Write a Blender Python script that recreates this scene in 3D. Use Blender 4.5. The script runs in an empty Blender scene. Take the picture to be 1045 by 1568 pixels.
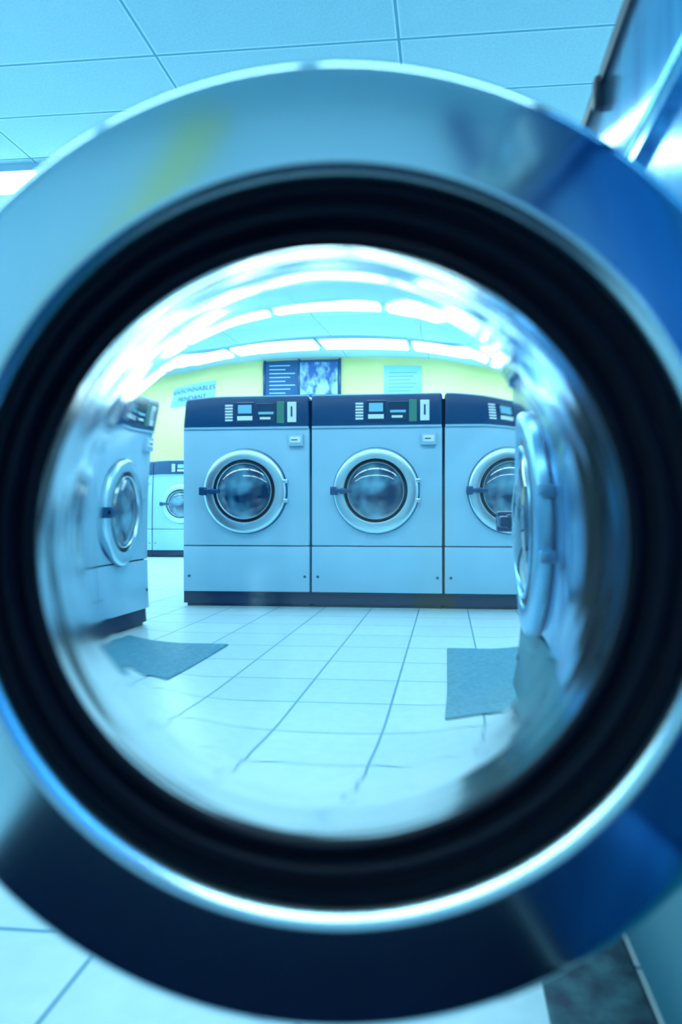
import bpy, bmesh, math, numpy as np
from mathutils import Vector, Matrix
scene = bpy.context.scene
scene.view_settings.view_transform = 'Standard'
scene.view_settings.look = 'None'
scene.view_settings.exposure = 0.0

# ---------------------------------------------------------------- materials
def mat(name, col, rough=0.5, metal=0.0, **kw):
    m = bpy.data.materials.new(name); m.use_nodes = True
    b = m.node_tree.nodes['Principled BSDF']
    b.inputs['Base Color'].default_value = (*col, 1)
    b.inputs['Roughness'].default_value = rough
    b.inputs['Metallic'].default_value = metal
    for k, v in kw.items():
        b.inputs[k.replace('_', ' ')].default_value = v
    return m
def noise_col(m, c1, c2, scale, detail=3, lo=0.35, hi=0.65, vec_scale=None, bump=0):
    nt = m.node_tree; N = nt.nodes; L = nt.links
    b = N['Principled BSDF']
    tc = N.new('ShaderNodeTexCoord'); mp = N.new('ShaderNodeMapping')
    if vec_scale: mp.inputs['Scale'].default_value = vec_scale
    L.new(tc.outputs['Object'], mp.inputs['Vector'])
    n = N.new('ShaderNodeTexNoise'); n.inputs['Scale'].default_value = scale; n.inputs['Detail'].default_value = detail
    L.new(mp.outputs[0], n.inputs['Vector'])
    r = N.new('ShaderNodeValToRGB')
    r.color_ramp.elements[0].position = lo; r.color_ramp.elements[0].color = (*c1, 1)
    r.color_ramp.elements[1].position = hi; r.color_ramp.elements[1].color = (*c2, 1)
    L.new(n.outputs['Fac'], r.inputs['Fac']); L.new(r.outputs[0], b.inputs['Base Color'])
    if bump:
        bp = N.new('ShaderNodeBump'); bp.inputs['Strength'].default_value = bump; bp.inputs['Distance'].default_value = 0.004
        L.new(n.outputs['Fac'], bp.inputs['Height']); L.new(bp.outputs[0], b.inputs['Normal'])
    return m

M_body = noise_col(mat('enamel_pale_blue', (.36,.62,.78), .32), (.28,.56,.74), (.33,.61,.79), 2.5)
M_blue = noise_col(mat('steel_blue_front', (.01,.16,.42), .25, .6), (.001,.10,.38), (.004,.21,.60), 1.5, vec_scale=(6,1,1))
M_stain = noise_col(mat('stainless_front', (.2,.5,.7), .16, .95, ), (.01,.14,.38), (.12,.42,.66), 3, 3, .35, .65, (5,1,.7), .12)
M_teal = noise_col(mat('teal_kick_panel', (.01,.2,.26), .4), (.003,.13,.20), (.006,.19,.26), 3)
M_panel = mat('panel_navy', (.002,.06,.18), .25)
M_black = mat('plinth_black', (.002,.012,.04), .5)
M_gap = mat('seam_dark', (.003,.02,.07), .8)
M_steel = mat('door_steel', (.58,.82,.92), .28, .9)
M_steel2 = mat('door_steel_blue', (.22,.52,.76), .3, .9)
M_rub = mat('rubber_black', (.0012,.003,.014), .5, Specular_IOR_Level=.25)
M_white = mat('label_white', (.8,.93,.97), .5)
M_disp = mat('display_blue', (.25,.6,.8), .3)
M_dispd = mat('display_dark', (.01,.05,.12), .15)
M_green = mat('label_green', (.05,.25,.2), .4)
M_glassd = noise_col(mat('porthole_glass', (.01,.05,.13), .06, 0, Coat_Weight=1.0), (.001,.03,.10), (.16,.45,.62), 6.0, 2, .45, .70)
M_drum = mat('drum_steel', (.30,.60,.78), .3, .9)
M_print = mat('print_navy', (.01,.09,.26), .6)
M_photo = noise_col(mat('poster_picture', (.1,.3,.5), .5), (.01,.10,.36), (.35,.62,.85), 5.5, 3, .42, .62, (1.6,1,.8))

# ---------------------------------------------------------------- mesh builder
class MB:
    def __init__(s): s.bm = bmesh.new(); s.mats = []
    def mi(s, m):
        if m not in s.mats: s.mats.append(m)
        return s.mats.index(m)
    def box(s, x0,x1,y0,y1,z0,z1, m, bev=0, seg=2):
        r = bmesh.ops.create_cube(s.bm, size=1.0)
        vs = r['verts']
        bmesh.ops.scale(s.bm, vec=(x1-x0,y1-y0,z1-z0), verts=vs)
        bmesh.ops.translate(s.bm, vec=((x0+x1)/2,(y0+y1)/2,(z0+z1)/2), verts=vs)
        fs = set(f for v in vs for f in v.link_faces); i = s.mi(m)
        for f in fs: f.material_index = i
        if bev:
            es = list(set(e for v in vs for e in v.link_edges))
            r = bmesh.ops.bevel(s.bm, geom=es, offset=bev, segments=seg, affect='EDGES', profile=.5)
            for f in r['faces']: f.material_index = i
    def lathe(s, prof, fn, m, seg=64, flip=False):
        i = s.mi(m); rings = []
        for (r, w) in prof:
            if r < 1e-6: rings.append([s.bm.verts.new(fn(0,1,0,w))])
            else: rings.append([s.bm.verts.new(fn(r, math.cos(2*math.pi*k/seg), math.sin(2*math.pi*k/seg), w)) for k in range(seg)])
        for a, b in zip(rings, rings[1:]):
            for k in range(seg):
                k2 = (k+1) % seg
                vs = [a[k % len(a)], a[k2 % len(a)], b[k2 % len(b)], b[k % len(b)]]
                vs2 = []
                for v in vs:
                    if v not in vs2: vs2.append(v)
                if flip: vs2.reverse()
                f = s.bm.faces.new(vs2); f.material_index = i; f.smooth = True
    def obj(s, name, sharp=35, recalc=True):
        if recalc: bmesh.ops.recalc_face_normals(s.bm, faces=s.bm.faces[:])
        me = bpy.data.meshes.new(name); s.bm.to_mesh(me); s.bm.free()
        for m in s.mats: me.materials.append(m)
        for p in me.polygons: p.use_smooth = True
        if sharp: me.set_sharp_from_angle(angle=math.radians(sharp))
        o = bpy.data.objects.new(name, me); scene.collection.objects.link(o)
        return o

# ---------------------------------------------------------------- washing machine
def washer(W, H, cp, zc, R, body, is_open=False, panel=None, labels=True, steel=M_steel, kick=None):
    panel = panel or M_panel
    mb = MB(); w = W/2-.005; D = .78
    mb.box(-w+.01, w-.01, .05, D-.03, 0, .105, M_black)
    if not is_open: mb.box(-W/2-.0023, W/2+.0023, .03, D-.02, .02, H-.03, M_gap)
    zl = .395*H/1.37
    mb.box(-w, w, 0, D, .10, zl, kick or body, .006)
    z1 = H-cp
    if not is_open:
        mb.box(-w, w, 0, D, zl+.006, z1-.004, body, .008)
    else:
        t = .02
        mb.box(-w, -w+t, .002, D, zl+.006, z1-.004, body)
        mb.box(w-t, w, .002, D, zl+.006, z1-.004, body)
        mb.box(-w, w, D-t, D, zl+.006, z1-.004, body)
        n = 64; hr = R*.78; a = zl+.006; b = z1-.004
        i = mb.mi(body); inner = []; outer = []
        for k in range(n):
            an = 2*math.pi*k/n; c, s_ = math.cos(an), math.sin(an)
            inner.append(mb.bm.verts.new((hr*c, 0, zc+hr*s_)))
            tx = w/abs(c) if abs(c) > 1e-6 else 1e9
            tz = ((b-zc) if s_ > 0 else (zc-a))/abs(s_) if abs(s_) > 1e-6 else 1e9
            tt = min(tx, tz); outer.append(mb.bm.verts.new((tt*c, 0, zc+tt*s_)))
        for k in range(n):
            f = mb.bm.faces.new([outer[k], outer[(k+1)%n], inner[(k+1)%n], inner[k]]); f.material_index = i
        fn = lambda r,c,s_,y: Vector((r*c, y, zc+r*s_))
        mb.lathe([(hr+.02,-.001),(hr+.018,-.012),(hr-.004,-.014),(hr-.008,.02),(hr-.01,.09)], fn, M_rub)
        mb.lathe([(hr-.01,.09),(hr+.02,.10),(hr+.02,.55),(hr-.04,.58),(0,.58)], fn, M_drum)
    mb.box(-w, w, -.012, D, z1, H, panel, .018, 4)
    mb.box(-w+.004, w-.004, -.010, .03, z1-.008, z1+.006, body)
    if labels:
        mb.box(-w+.006, w-.006, -.004, .02, H-.012, H+.003, M_disp, .003)
    if panel is not M_panel:
        mb.box(-w, w, -.016, .05, H-.018, H+.004, M_black, .004)
        mb.box(-.262, -.242, -.022, .0, H-.045, H-.005, M_black, .004)
    s = cp/.205; zp = z1+cp*.47
    if labels:
        def lab(x, wd, ht, m, dy=.0): mb.box(x-wd/2, x+wd/2, -.018+dy, .0, zp-ht/2*s, zp+ht/2*s, m, .002, 1)
        for k in range(6):
            zz = zp + (k-2.5)*.019*s
            mb.box(-.132, -.082, -.018, 0, zz-.006*s, zz+.006*s, M_white)
        lab(0, .125, .135, M_dispd); mb.box(-.045,.045,-.021,-.01, zp-.005*s, zp+.05*s, M_disp); mb.box(-.05,.05,-.021,-.01, zp-.05*s, zp-.022*s, M_white)
        lab(.14, .12, .12, M_dispd); mb.box(.09,.19,-.021,-.01, zp-.012*s, zp+.004*s, M_disp); mb.box(.10,.17,-.021,-.01, zp-.045*s, zp-.03*s, M_white)
        lab(.235, .05, .14, M_green)
        lab(.31, .058, .13, M_white, -.006); mb.box(.305,.315,-.028,-.01, zp-.03*s, zp+.035*s, M_panel)
        cz = z1-.085*s
        mb.box(.285, .385, -.03, .01, cz-.038, cz+.038, body, .006); mb.box(.30,.37,-.034,-.02, cz-.018, cz+.022, M_white, .003)
        mb.box(.31,.35,-.037,-.02, cz-.002, cz+.004, M_panel)
    mb.lathe([(0,-.006),(.008,-.005),(.009,.0)], lambda r,c,s_,y: Vector((r*c-.38, y, .2+r*s_)), M_panel, 12)
    mb.lathe([(0,-.006),(.008,-.005),(.009,.0)], lambda r,c,s_,y: Vector((r*c+.39, y, .2+r*s_)), M_panel, 12)
    if not is_open:
        k = R/.27
        fn = lambda r,c,s_,y: Vector((r*k*c, y, zc+r*k*s_))
        mb.lathe([(.278,.002),(.278,-.006),(.272,-.008)], fn, M_panel)
        mb.lathe([(.272,-.004),(.272,-.030),(.266,-.038),(.255,-.042),(.212,-.046),(.204,-.044),(.199,-.036),(.197,-.02)], fn, steel)
        mb.lathe([(.200,-.03),(.194,-.043),(.187,-.046),(.182,-.036),(.178,-.028)], fn, M_rub)
        mb.lathe([(.180,-.028),(.17,-.035),(.15,-.046),(.12,-.056),(.08,-.064),(.04,-.068),(0,-.069)], fn, M_glassd)
        mb.lathe([(.184,-.044),(.180,-.050),(.175,-.044),(.174,-.03)], fn, steel)
        mb.box(-.285*k, -.15*k, -.085, -.062, zc-.016, zc+.012, M_panel, .006)
        mb.box(-.285*k, -.245*k, -.085, 0, zc-.028, zc+.024, M_panel, .006)
        mb.box(-.225*k, -.19*k, -.065, -.035, zc-.02, zc+.016, M_panel, .004)
        mb.box(.25*k, .285*k, -.04, 0, zc+.05, zc+.075, steel, .005)
        mb.box(.25*k, .285*k, -.04, 0, zc-.075, zc-.05, steel, .005)
    return mb

proto = {}
def place(key, loc, rotz, args):
    if key not in proto:
        o = washer(*args).obj('washing_machine'); proto[key] = o
    else:
        o = bpy.data.objects.new('washing_machine', proto[key].data); scene.collection.objects.link(o)
    o.location = loc; o.rotation_euler = (0,0,rotz); return o
far_args = (.85, 1.37, .205, .754, .27, M_body)
for k in range(3): place('far', (-1.305+.855*k, 4.33, 0), 0, far_args)
XR = .210; YM = .655
place('ropen', (XR, YM, 0), -math.pi/2, (.85, 1.17, .18, .585, .25, M_stain, True, M_stain, False, M_steel, M_teal))
place('rnext', (XR, YM+.855, 0), -math.pi/2, (.85, 1.17, .18, .585, .25, M_stain, False, M_stain, False, M_steel2, M_teal))
for yc in (YM-1.71, YM-.855): place('rblue', (XR, yc, 0), -math.pi/2, (.85, 1.17, .18, .585, .25, M_blue))
for k in range(6): place('left', (-1.60, 3.10-.855*k, 0), math.pi/2, (.85, 1.25, .19, .62, .265, M_body))
for k in range(4): place('far', (-6.3+.855*k, 9.3, 0), 0, far_args)

# ---------------------------------------------------------------- camera
CAMZ = .60
yaw = math.radians(5.5); F = 1045.0; PX = 585.0; PY = 788.0
cam = bpy.data.cameras.new('camera'); co = bpy.data.objects.new('camera', cam); scene.collection.objects.link(co)
co.location = (0,0,CAMZ); co.rotation_euler = (math.pi/2, 0, yaw)
cam.lens = 24; cam.sensor_width = 36; cam.sensor_height = 36; cam.sensor_fit = 'AUTO'
cam.shift_x = -(PX-522.5)/1568; cam.shift_y = (PY-784)/1568
cam.clip_start = .02; cam.clip_end = 60
cam.dof.use_dof = True; cam.dof.focus_distance = 4.4; cam.dof.aperture_fstop = 4.0
scene.camera = co

# ---------------------------------------------------------------- open door in foreground
fwd = Vector((-math.sin(yaw), math.cos(yaw), 0)); rt = Vector((math.cos(yaw), math.sin(yaw), 0)); up = Vector((0,0,1))
d0 = .353
C = Vector((0,0,CAMZ)) + (fwd + rt*((522-PX)/F) - up*((834-PY)/F))*d0
wv = fwd; uv = rt; vv = up
DM = Matrix((( uv.x, vv.x, -wv.x, C.x),(uv.y, vv.y, -wv.y, C.y),(uv.z, vv.z, -wv.z, C.z),(0,0,0,1)))
fz = lambda r,c,s_,w: Vector((r*c, r*s_, -w))
OFF = -.0050
def fz_g(r,c,s_,w):
    t = min(1,max(0,(.190-r)/.031)); return Vector((r*c+OFF*t, r*s_, -w))
M_ring = mat('brushed_steel', (.60,.84,.93), .14, 1.0, Anisotropic=.8, Anisotropic_Rotation=.25)
nt = M_ring.node_tree; tg = nt.nodes.new('ShaderNodeTangent'); tg.direction_type = 'RADIAL'; tg.axis = 'Z'
nt.links.new(tg.outputs[0], nt.nodes['Principled BSDF'].inputs['Tangent'])
M_chamf = mat('polished_steel_edge', (.70,.93,1.0), .22, 1.0)

M_glass = bpy.data.materials.new('clear_glass'); M_glass.use_nodes = True
nt = M_glass.node_tree; N = nt.nodes; L = nt.links; b = N['Principled BSDF']
b.inputs['Base Color'].default_value = (.97,.995,1,1); b.inputs['IOR'].default_value = 1.5
b.inputs['Transmission Weight'].default_value = 1
def M(op, a, bb=None, c=None):
    n = N.new('ShaderNodeMath'); n.operation = op
    for i, v in enumerate((a, bb, c)):
        if v is None: continue
        if isinstance(v,(int,float)): n.inputs[i].default_value = v
        else: L.new(v, n.inputs[i])
    return n.outputs[0]
tc = N.new('ShaderNodeTexCoord'); sp = N.new('ShaderNodeSeparateXYZ'); L.new(tc.outputs['Object'], sp.inputs[0])
rr = M('SQRT', M('ADD', M('MULTIPLY', sp.outputs[0], sp.outputs[0]), M('MULTIPLY', sp.outputs[1], sp.outputs[1])))
safe = M('MAXIMUM', rr, .001)
cb = N.new('ShaderNodeCombineXYZ'); L.new(M('MULTIPLY', M('DIVIDE', sp.outputs[0], safe), 1.3), cb.inputs[0]); L.new(M('MULTIPLY', M('DIVIDE', sp.outputs[1], safe), 1.3), cb.inputs[1]); L.new(M('MULTIPLY', rr, 135.0), cb.inputs[2])
ns = N.new('ShaderNodeTexNoise'); ns.inputs['Scale'].default_value = 1.0; ns.inputs['Detail'].default_value = 1; L.new(cb.outputs[0], ns.inputs['Vector'])
mr = N.new('ShaderNodeMapRange'); mr.interpolation_type = 'SMOOTHSTEP'; L.new(rr, mr.inputs['Value'])
mr.inputs['From Min'].default_value = .130; mr.inputs['From Max'].default_value = .162
bp = N.new('ShaderNodeBump'); bp.inputs['Distance'].default_value = .0024; bp.inputs['Strength'].default_value = 1
L.new(M('MULTIPLY', ns.outputs['Fac'], mr.outputs[0]), bp.inputs['Height']); L.new(bp.outputs[0], b.inputs['Normal'])
L.new(M('ADD', M('MULTIPLY', mr.outputs[0], .17), .018), b.inputs['Roughness'])

door = bpy.data.objects.new('washing_machine_door', None); scene.collection.objects.link(door); door.matrix_world = DM
def child(o, name):
    o.name = name; o.data.name = name; o.parent = door; return o
mb = MB()
mb.lathe([(.1970,.0012),(.1985,.0003),(.2015,.0),(.244,.0),(.248,.0005),(.2515,.002),(.2538,.006),(.2543,.011),(.2543,.026),(.252,.029),(.20,.029),(.192,.024)], fz, M_ring, 192)
mb.lathe([(.192,.024),(.192,.013),(.1927,.0085),(.1945,.004),(.1970,.0012)], fz, M_chamf, 192)
child(mb.obj('steel_ring', 50), 'steel_ring')
mb = MB()
mb.lathe([(.1925,.022),(.1925,.013),(.1915,.0095),(.189,.008),(.1865,.009),(.1845,.012),(.182,.013),(.180,.011),(.178,.007),(.175,.006),(.172,.008),(.170,.012),(.168,.013),(.166,.011),(.164,.008),(.161,.0075),(.159,.009),(.1582,.012),(.159,.0135),(.1665,.0145),(.1675,.024),(.180,.027),(.1925,.022)], fz_g, M_rub, 192)
child(mb.obj('rubber_gasket', 60), 'rubber_gasket')
n_g = 1.5; Rg = .163; wr = .0125; sag = .045
f = lambda r: wr + sag*(1-(r/Rg)**2)
fp = lambda r: -2*sag*r/Rg**2
rho = np.arange(0, 472, 1.0)
dev = np.interp(rho, [0,290,320,355,385,405,422,438,455,475], [0,0,.4,1.6,4.0,8.0,15,24,31,34])
ker = np.ones(17)/17; devp = np.pad(dev, 8, mode='edge'); dev = np.convolve(devp, ker, 'valid')
def refr(dv, nrm, eta):
    ci = float(dv@nrm); k = 1-eta*eta*(1-ci*ci)
    return eta*dv + (math.sqrt(max(k,0)) - eta*ci)*nrm
front = []; back = []; pt = None; slope = 0
for p, dv_ in zip(rho, dev):
    th = math.atan(p/F); r = math.tan(th)*(d0+.05)
    for _ in range(30): r = math.tan(th)*(d0+f(r))
    P = np.array([r, f(r)]); dd = np.array([math.sin(th), math.cos(th)])
    Nn = np.array([-fp(r), 1.0]); Nn /= np.linalg.norm(Nn)
    di = refr(dd, Nn, 1/n_g)
    if pt is None: Q = P + di*.006
    else:
        A = np.array([[di[0], -1.0],[di[1], -slope]]); t = np.linalg.solve(A, pt-P); Q = P+di*t[0]
    th1 = math.atan2(di[0], di[1]); phi = th + math.radians(dv_)
    a = math.atan2(math.sin(phi)-n_g*math.sin(th1), n_g*math.cos(th1)-math.cos(phi))
    slope = math.tan(a); pt = Q
    front.append((P[0], P[1])); back.append((Q[0], Q[1]))
sel = list(range(0, 280, 6)) + list(range(280, len(rho), 2)); sel[-1] = len(rho)-1
mb = MB()
prof = [front[i] for i in sel] + [back[i] for i in sel][::-1]
prof[0] = (0, prof[0][1]); prof[-1] = (0, prof[-1][1])
mb.lathe(prof, fz, M_glass, 256)
g = mb.obj('glass_bowl', 0)
child(g, 'glass_bowl'); g.location = (OFF, 0, 0)
mb = MB()
mb.box(.247, .264, -.055, -.02, -.03, -.008, M_steel, .004); mb.box(.247, .264, .02, .055, -.03, -.008, M_steel, .004)
child(mb.obj('hinge', 35), 'hinge')

# ---------------------------------------------------------------- room shell
X0, X1, Y0, Y1, HC = -7.0, 2.6, -3.0, 10.3, 3.0
def plane_box(name, x0,x1,y0,y1,z0,z1, m):
    q = MB(); q.box(x0,x1,y0,y1,z0,z1,m); return q.obj(name, 30)
def grid_mat(name, base1, base2, line, sx, sy, ox, oy, lw, rough, speck, bump=.2, line2=None):
    m = bpy.data.materials.new(name); m.use_nodes = True; nt = m.node_tree; N = nt.nodes; L = nt.links
    b = N['Principled BSDF']; b.inputs['Roughness'].default_value = rough
    g = N.new('ShaderNodeNewGeometry'); sep = N.new('ShaderNodeSeparateXYZ'); L.new(g.outputs['Position'], sep.inputs[0])
    def mth(op, a, bb=None, c=None):
        n = N.new('ShaderNodeMath'); n.operation = op
        for i, v in enumerate((a, bb, c)):
            if v is None: continue
            if isinstance(v, (int,float)): n.inputs[i].default_value = v
            else: L.new(v, n.inputs[i])
        return n.outputs[0]
    def axis(o, s, off):
        t = mth('DIVIDE', mth('SUBTRACT', o, off), s); cell = mth('FLOOR', mth('ADD', t, .5))
        return mth('MULTIPLY', mth('ABSOLUTE', mth('SUBTRACT', t, cell)), s), mth('FLOOR', t)
    dx, cx = axis(sep.outputs[0], sx, ox); dy, cy = axis(sep.outputs[1], sy, oy)
    dm = mth('MINIMUM', dx, dy); isl = mth('LESS_THAN', dm, lw)
    comb = N.new('ShaderNodeCombineXYZ'); L.new(cx, comb.inputs[0]); L.new(cy, comb.inputs[1])
    wn = N.new('ShaderNodeTexWhiteNoise'); L.new(comb.outputs[0], wn.inputs['Vector'])
    ns = N.new('ShaderNodeTexNoise'); ns.inputs['Scale'].default_value = speck; ns.inputs['Detail'].default_value = 4
    L.new(g.outputs['Position'], ns.inputs['Vector'])
    fac = mth('ADD', mth('MULTIPLY', wn.outputs['Value'], .3), mth('MULTIPLY', ns.outputs['Fac'], .8))
    mx = N.new('ShaderNodeMix'); mx.data_type = 'RGBA'; L.new(fac, mx.inputs['Factor'])
    mx.inputs['A'].default_value = (*base1,1); mx.inputs['B'].default_value = (*base2,1)
    last = mx.outputs['Result']
    if line2:
        m3 = N.new('ShaderNodeMix'); m3.data_type = 'RGBA'; L.new(mth('LESS_THAN', dm, lw*2.4), m3.inputs['Factor']); L.new(last, m3.inputs['A']); m3.inputs['B'].default_value = (*line2,1); last = m3.outputs['Result']
    m2 = N.new('ShaderNodeMix'); m2.data_type = 'RGBA'; L.new(isl, m2.inputs['Factor']); L.new(last, m2.inputs['A']); m2.inputs['B'].default_value = (*line,1)
    L.new(m2.outputs['Result'], b.inputs['Base Color'])
    bp = N.new('ShaderNodeBump'); bp.inputs['Strength'].default_value = bump; bp.inputs['Distance'].default_value = .003
    L.new(mth('SUBTRACT', ns.outputs['Fac'], isl), bp.inputs['Height']); L.new(bp.outputs[0], b.inputs['Normal'])
    return m
M_ceil = grid_mat('ceiling_tile', (.34,.64,.80), (.60,.88,.98), (.17,.44,.62), 1.275, .455, -.245, 3.44, .007, .9, 75, .8, (.62,.88,.98))
M_floor = grid_mat('floor_tile', (.46,.68,.75), (.66,.85,.90), (.12,.34,.48), .305, .305, -.176, .932, .004, .28, 25, .1)
plane_box('floor', X0-.1, X1+.1, Y0-.1, Y1+.1, -.1, 0, M_floor)
plane_box('ceiling', X0-.1, X1+.1, Y0-.1, Y1+.1, HC, HC+.1, M_ceil)
M_yel = noise_col(mat('wall_yellow', (.75,.80,.28), .7), (.70,.72,.32), (.76,.78,.38), 1.2)
M_yel2 = mat('reflection_strip_yellow', (.85,.82,.34), .6)  # for the yellow strip added behind the camera
M_wall = noise_col(mat('wall_pale_blue', (.45,.7,.82), .7), (.54,.76,.88), (.62,.82,.93), 1.2)
plane_box('wall_back', X0, X1, Y1, Y1+.1, 0, HC, M_yel)
plane_box('wall_left', X0-.1, X0, Y0, Y1, 0, HC, M_wall)
plane_box('wall_right', X1, X1+.1, Y0, Y1, 0, HC, M_wall)
plane_box('wall_front', X0, X1, Y0-.1, Y0, 0, HC, M_wall)
mb = MB(); mb.box(-.88,-.58, Y0, Y0+.03, .1, HC-.02, M_yel2, .005); mb.obj('reflection_strip_1')  # unseen strip, added to put a yellow streak in the ring's reflection
M_refl_panel = mat('reflection_panel_navy', (.002,.03,.18), .1)  # for the dark panel added behind the camera
mb = MB(); mb.box(1.26,2.5, Y0, Y0+.02, .5, 2.9, M_refl_panel)
for x in (1.22,1.9,2.48): mb.box(x,x+.06, Y0, Y0+.05, .44, 2.95, M_steel)
for z in (.44,2.9): mb.box(1.22,2.54, Y0, Y0+.05, z, z+.06, M_steel)
mb.obj('reflection_panel_1')
mb = MB(); mb.box(.66,.80,Y0,Y0+.1,.05,HC-.02,mat('reflection_strip_blue',(.001,.06,.30),.4),.01); mb.obj('reflection_strip_2')  # unseen blue strip, added for a narrow streak in the steel ring
for nm,a in (('baseboard_back',(X0,X1,Y1-.02,Y1,0,.1)),('baseboard_left',(X0,X0+.02,Y0,Y1,0,.1)),('baseboard_right',(X1-.02,X1,Y0,Y1,0,.1))):
    plane_box(nm,*a,M_black)

M_em = bpy.data.materials.new('fluorescent_lens'); M_em.use_nodes = True
b = M_em.node_tree.nodes['Principled BSDF']; b.inputs['Base Color'].default_value = (.8,.95,1,1)
b.inputs['Emission Color'].default_value = (.60,.915,1,1); b.inputs['Emission Strength'].default_value = 13.0
M_fix = mat('fixture_housing', (.36,.62,.78), .5)
for Y, hw, xs, xe in ((9.15,.28,-.17,X1-.1),(6.85,.19,-.30,X1-.1),(4.55,.13,.08,.68),(2.25,.17,0,X1-.1),(-.05,.13,0,X1-.1)):
    mb = MB(); x = X0+.35+xs
    while x+.3 < xe:
        e = min(x+1.24, xe)
        mb.box(x, e, Y-hw-.015, Y+hw+.015, HC-.05, HC-.001, M_fix)
        mb.box(x+.035, e-.035, Y-hw, Y+hw, HC-.075, HC-.048, M_em, .006, 1)
        x += 1.275
    mb.obj('ceiling_light_fixture')

# framed poster
mb = MB(); mb.box(-2.80,-1.62,Y1-.03,Y1,2.40,2.97,M_print,.004)
for r in range(8):
    mb.box(-2.72, -2.72+.25+.15*((r*7)%3)/2, Y1-.034, Y1-.03, 2.46+r*.06, 2.475+r*.06, M_disp)
mb.box(-2.24,-1.66,Y1-.036,Y1-.03,2.44,2.93,M_photo)
for x in (-2.82,-2.27,-1.64): mb.box(x,x+.03,Y1-.045,Y1,2.38,2.985,M_panel,.004)
mb.obj('framed_poster')
mb = MB(); mb.box(-.95,-.38,Y1-.02,Y1,2.40,2.86,M_disp,.003)
for r in range(6): mb.box(-.88,-.55+.05*(r%3),Y1-.023,Y1-.02,2.47+r*.055,2.475+r*.055,M_print)
mb.obj('notice_sign')
mb = MB(); mb.box(-4.40,-3.60,Y1-.02,Y1,2.34,2.72,M_disp,.003); sg = mb.obj('store_sign')
for t,z in (('RAISONNABLES',2.57),('PENDANT',2.42)):
    cu = bpy.data.curves.new('lettering','FONT'); cu.body = t; cu.size = .115; cu.extrude = .002; cu.align_x='CENTER'
    cu.materials.append(M_print)
    to = bpy.data.objects.new('lettering', cu); scene.collection.objects.link(to)
    to.location = (-4.0, Y1-.024, z); to.rotation_euler = (math.pi/2,0,0); to.parent = sg
M_patch = noise_col(mat('patch_blue_grey', (.05,.2,.3), .6), (.05,.23,.34), (.10,.32,.43), 60)  # darker floor patches beside the machine rows
M_patch2 = noise_col(mat('patch_dark', (.01,.03,.08), .6), (.004,.03,.06), (.03,.12,.15), 30)  # dark speckled floor patch by the open machine
M_unseen_patch = noise_col(mat('unseen_patch_black', (.002,.01,.03), .9, 0, Specular_IOR_Level=.08), (.001,.005,.022), (.002,.008,.03), 40)  # for the patch added behind camera to darken the ring's lower reflection
for a,mm in (((0.0,1.0,1.96,3.05),M_patch),((-1.55,-1.0,2.3,3.05),M_patch),((.12,.245,.4,1.25),M_patch2),((-.66,.24,-2.7,.30),M_unseen_patch)):
    mb = MB(); mb.box(a[0],a[1],a[2],a[3],.0,.008,mm,.003,1); mb.obj('dark_floor_patch')  # thin dark slabs on the floor; the last is added out of view

w = bpy.data.worlds.new('world'); scene.world = w; w.use_nodes = True
w.node_tree.nodes['Background'].inputs[0].default_value = (.2,.5,.8,1); w.node_tree.nodes['Background'].inputs[1].default_value = .3
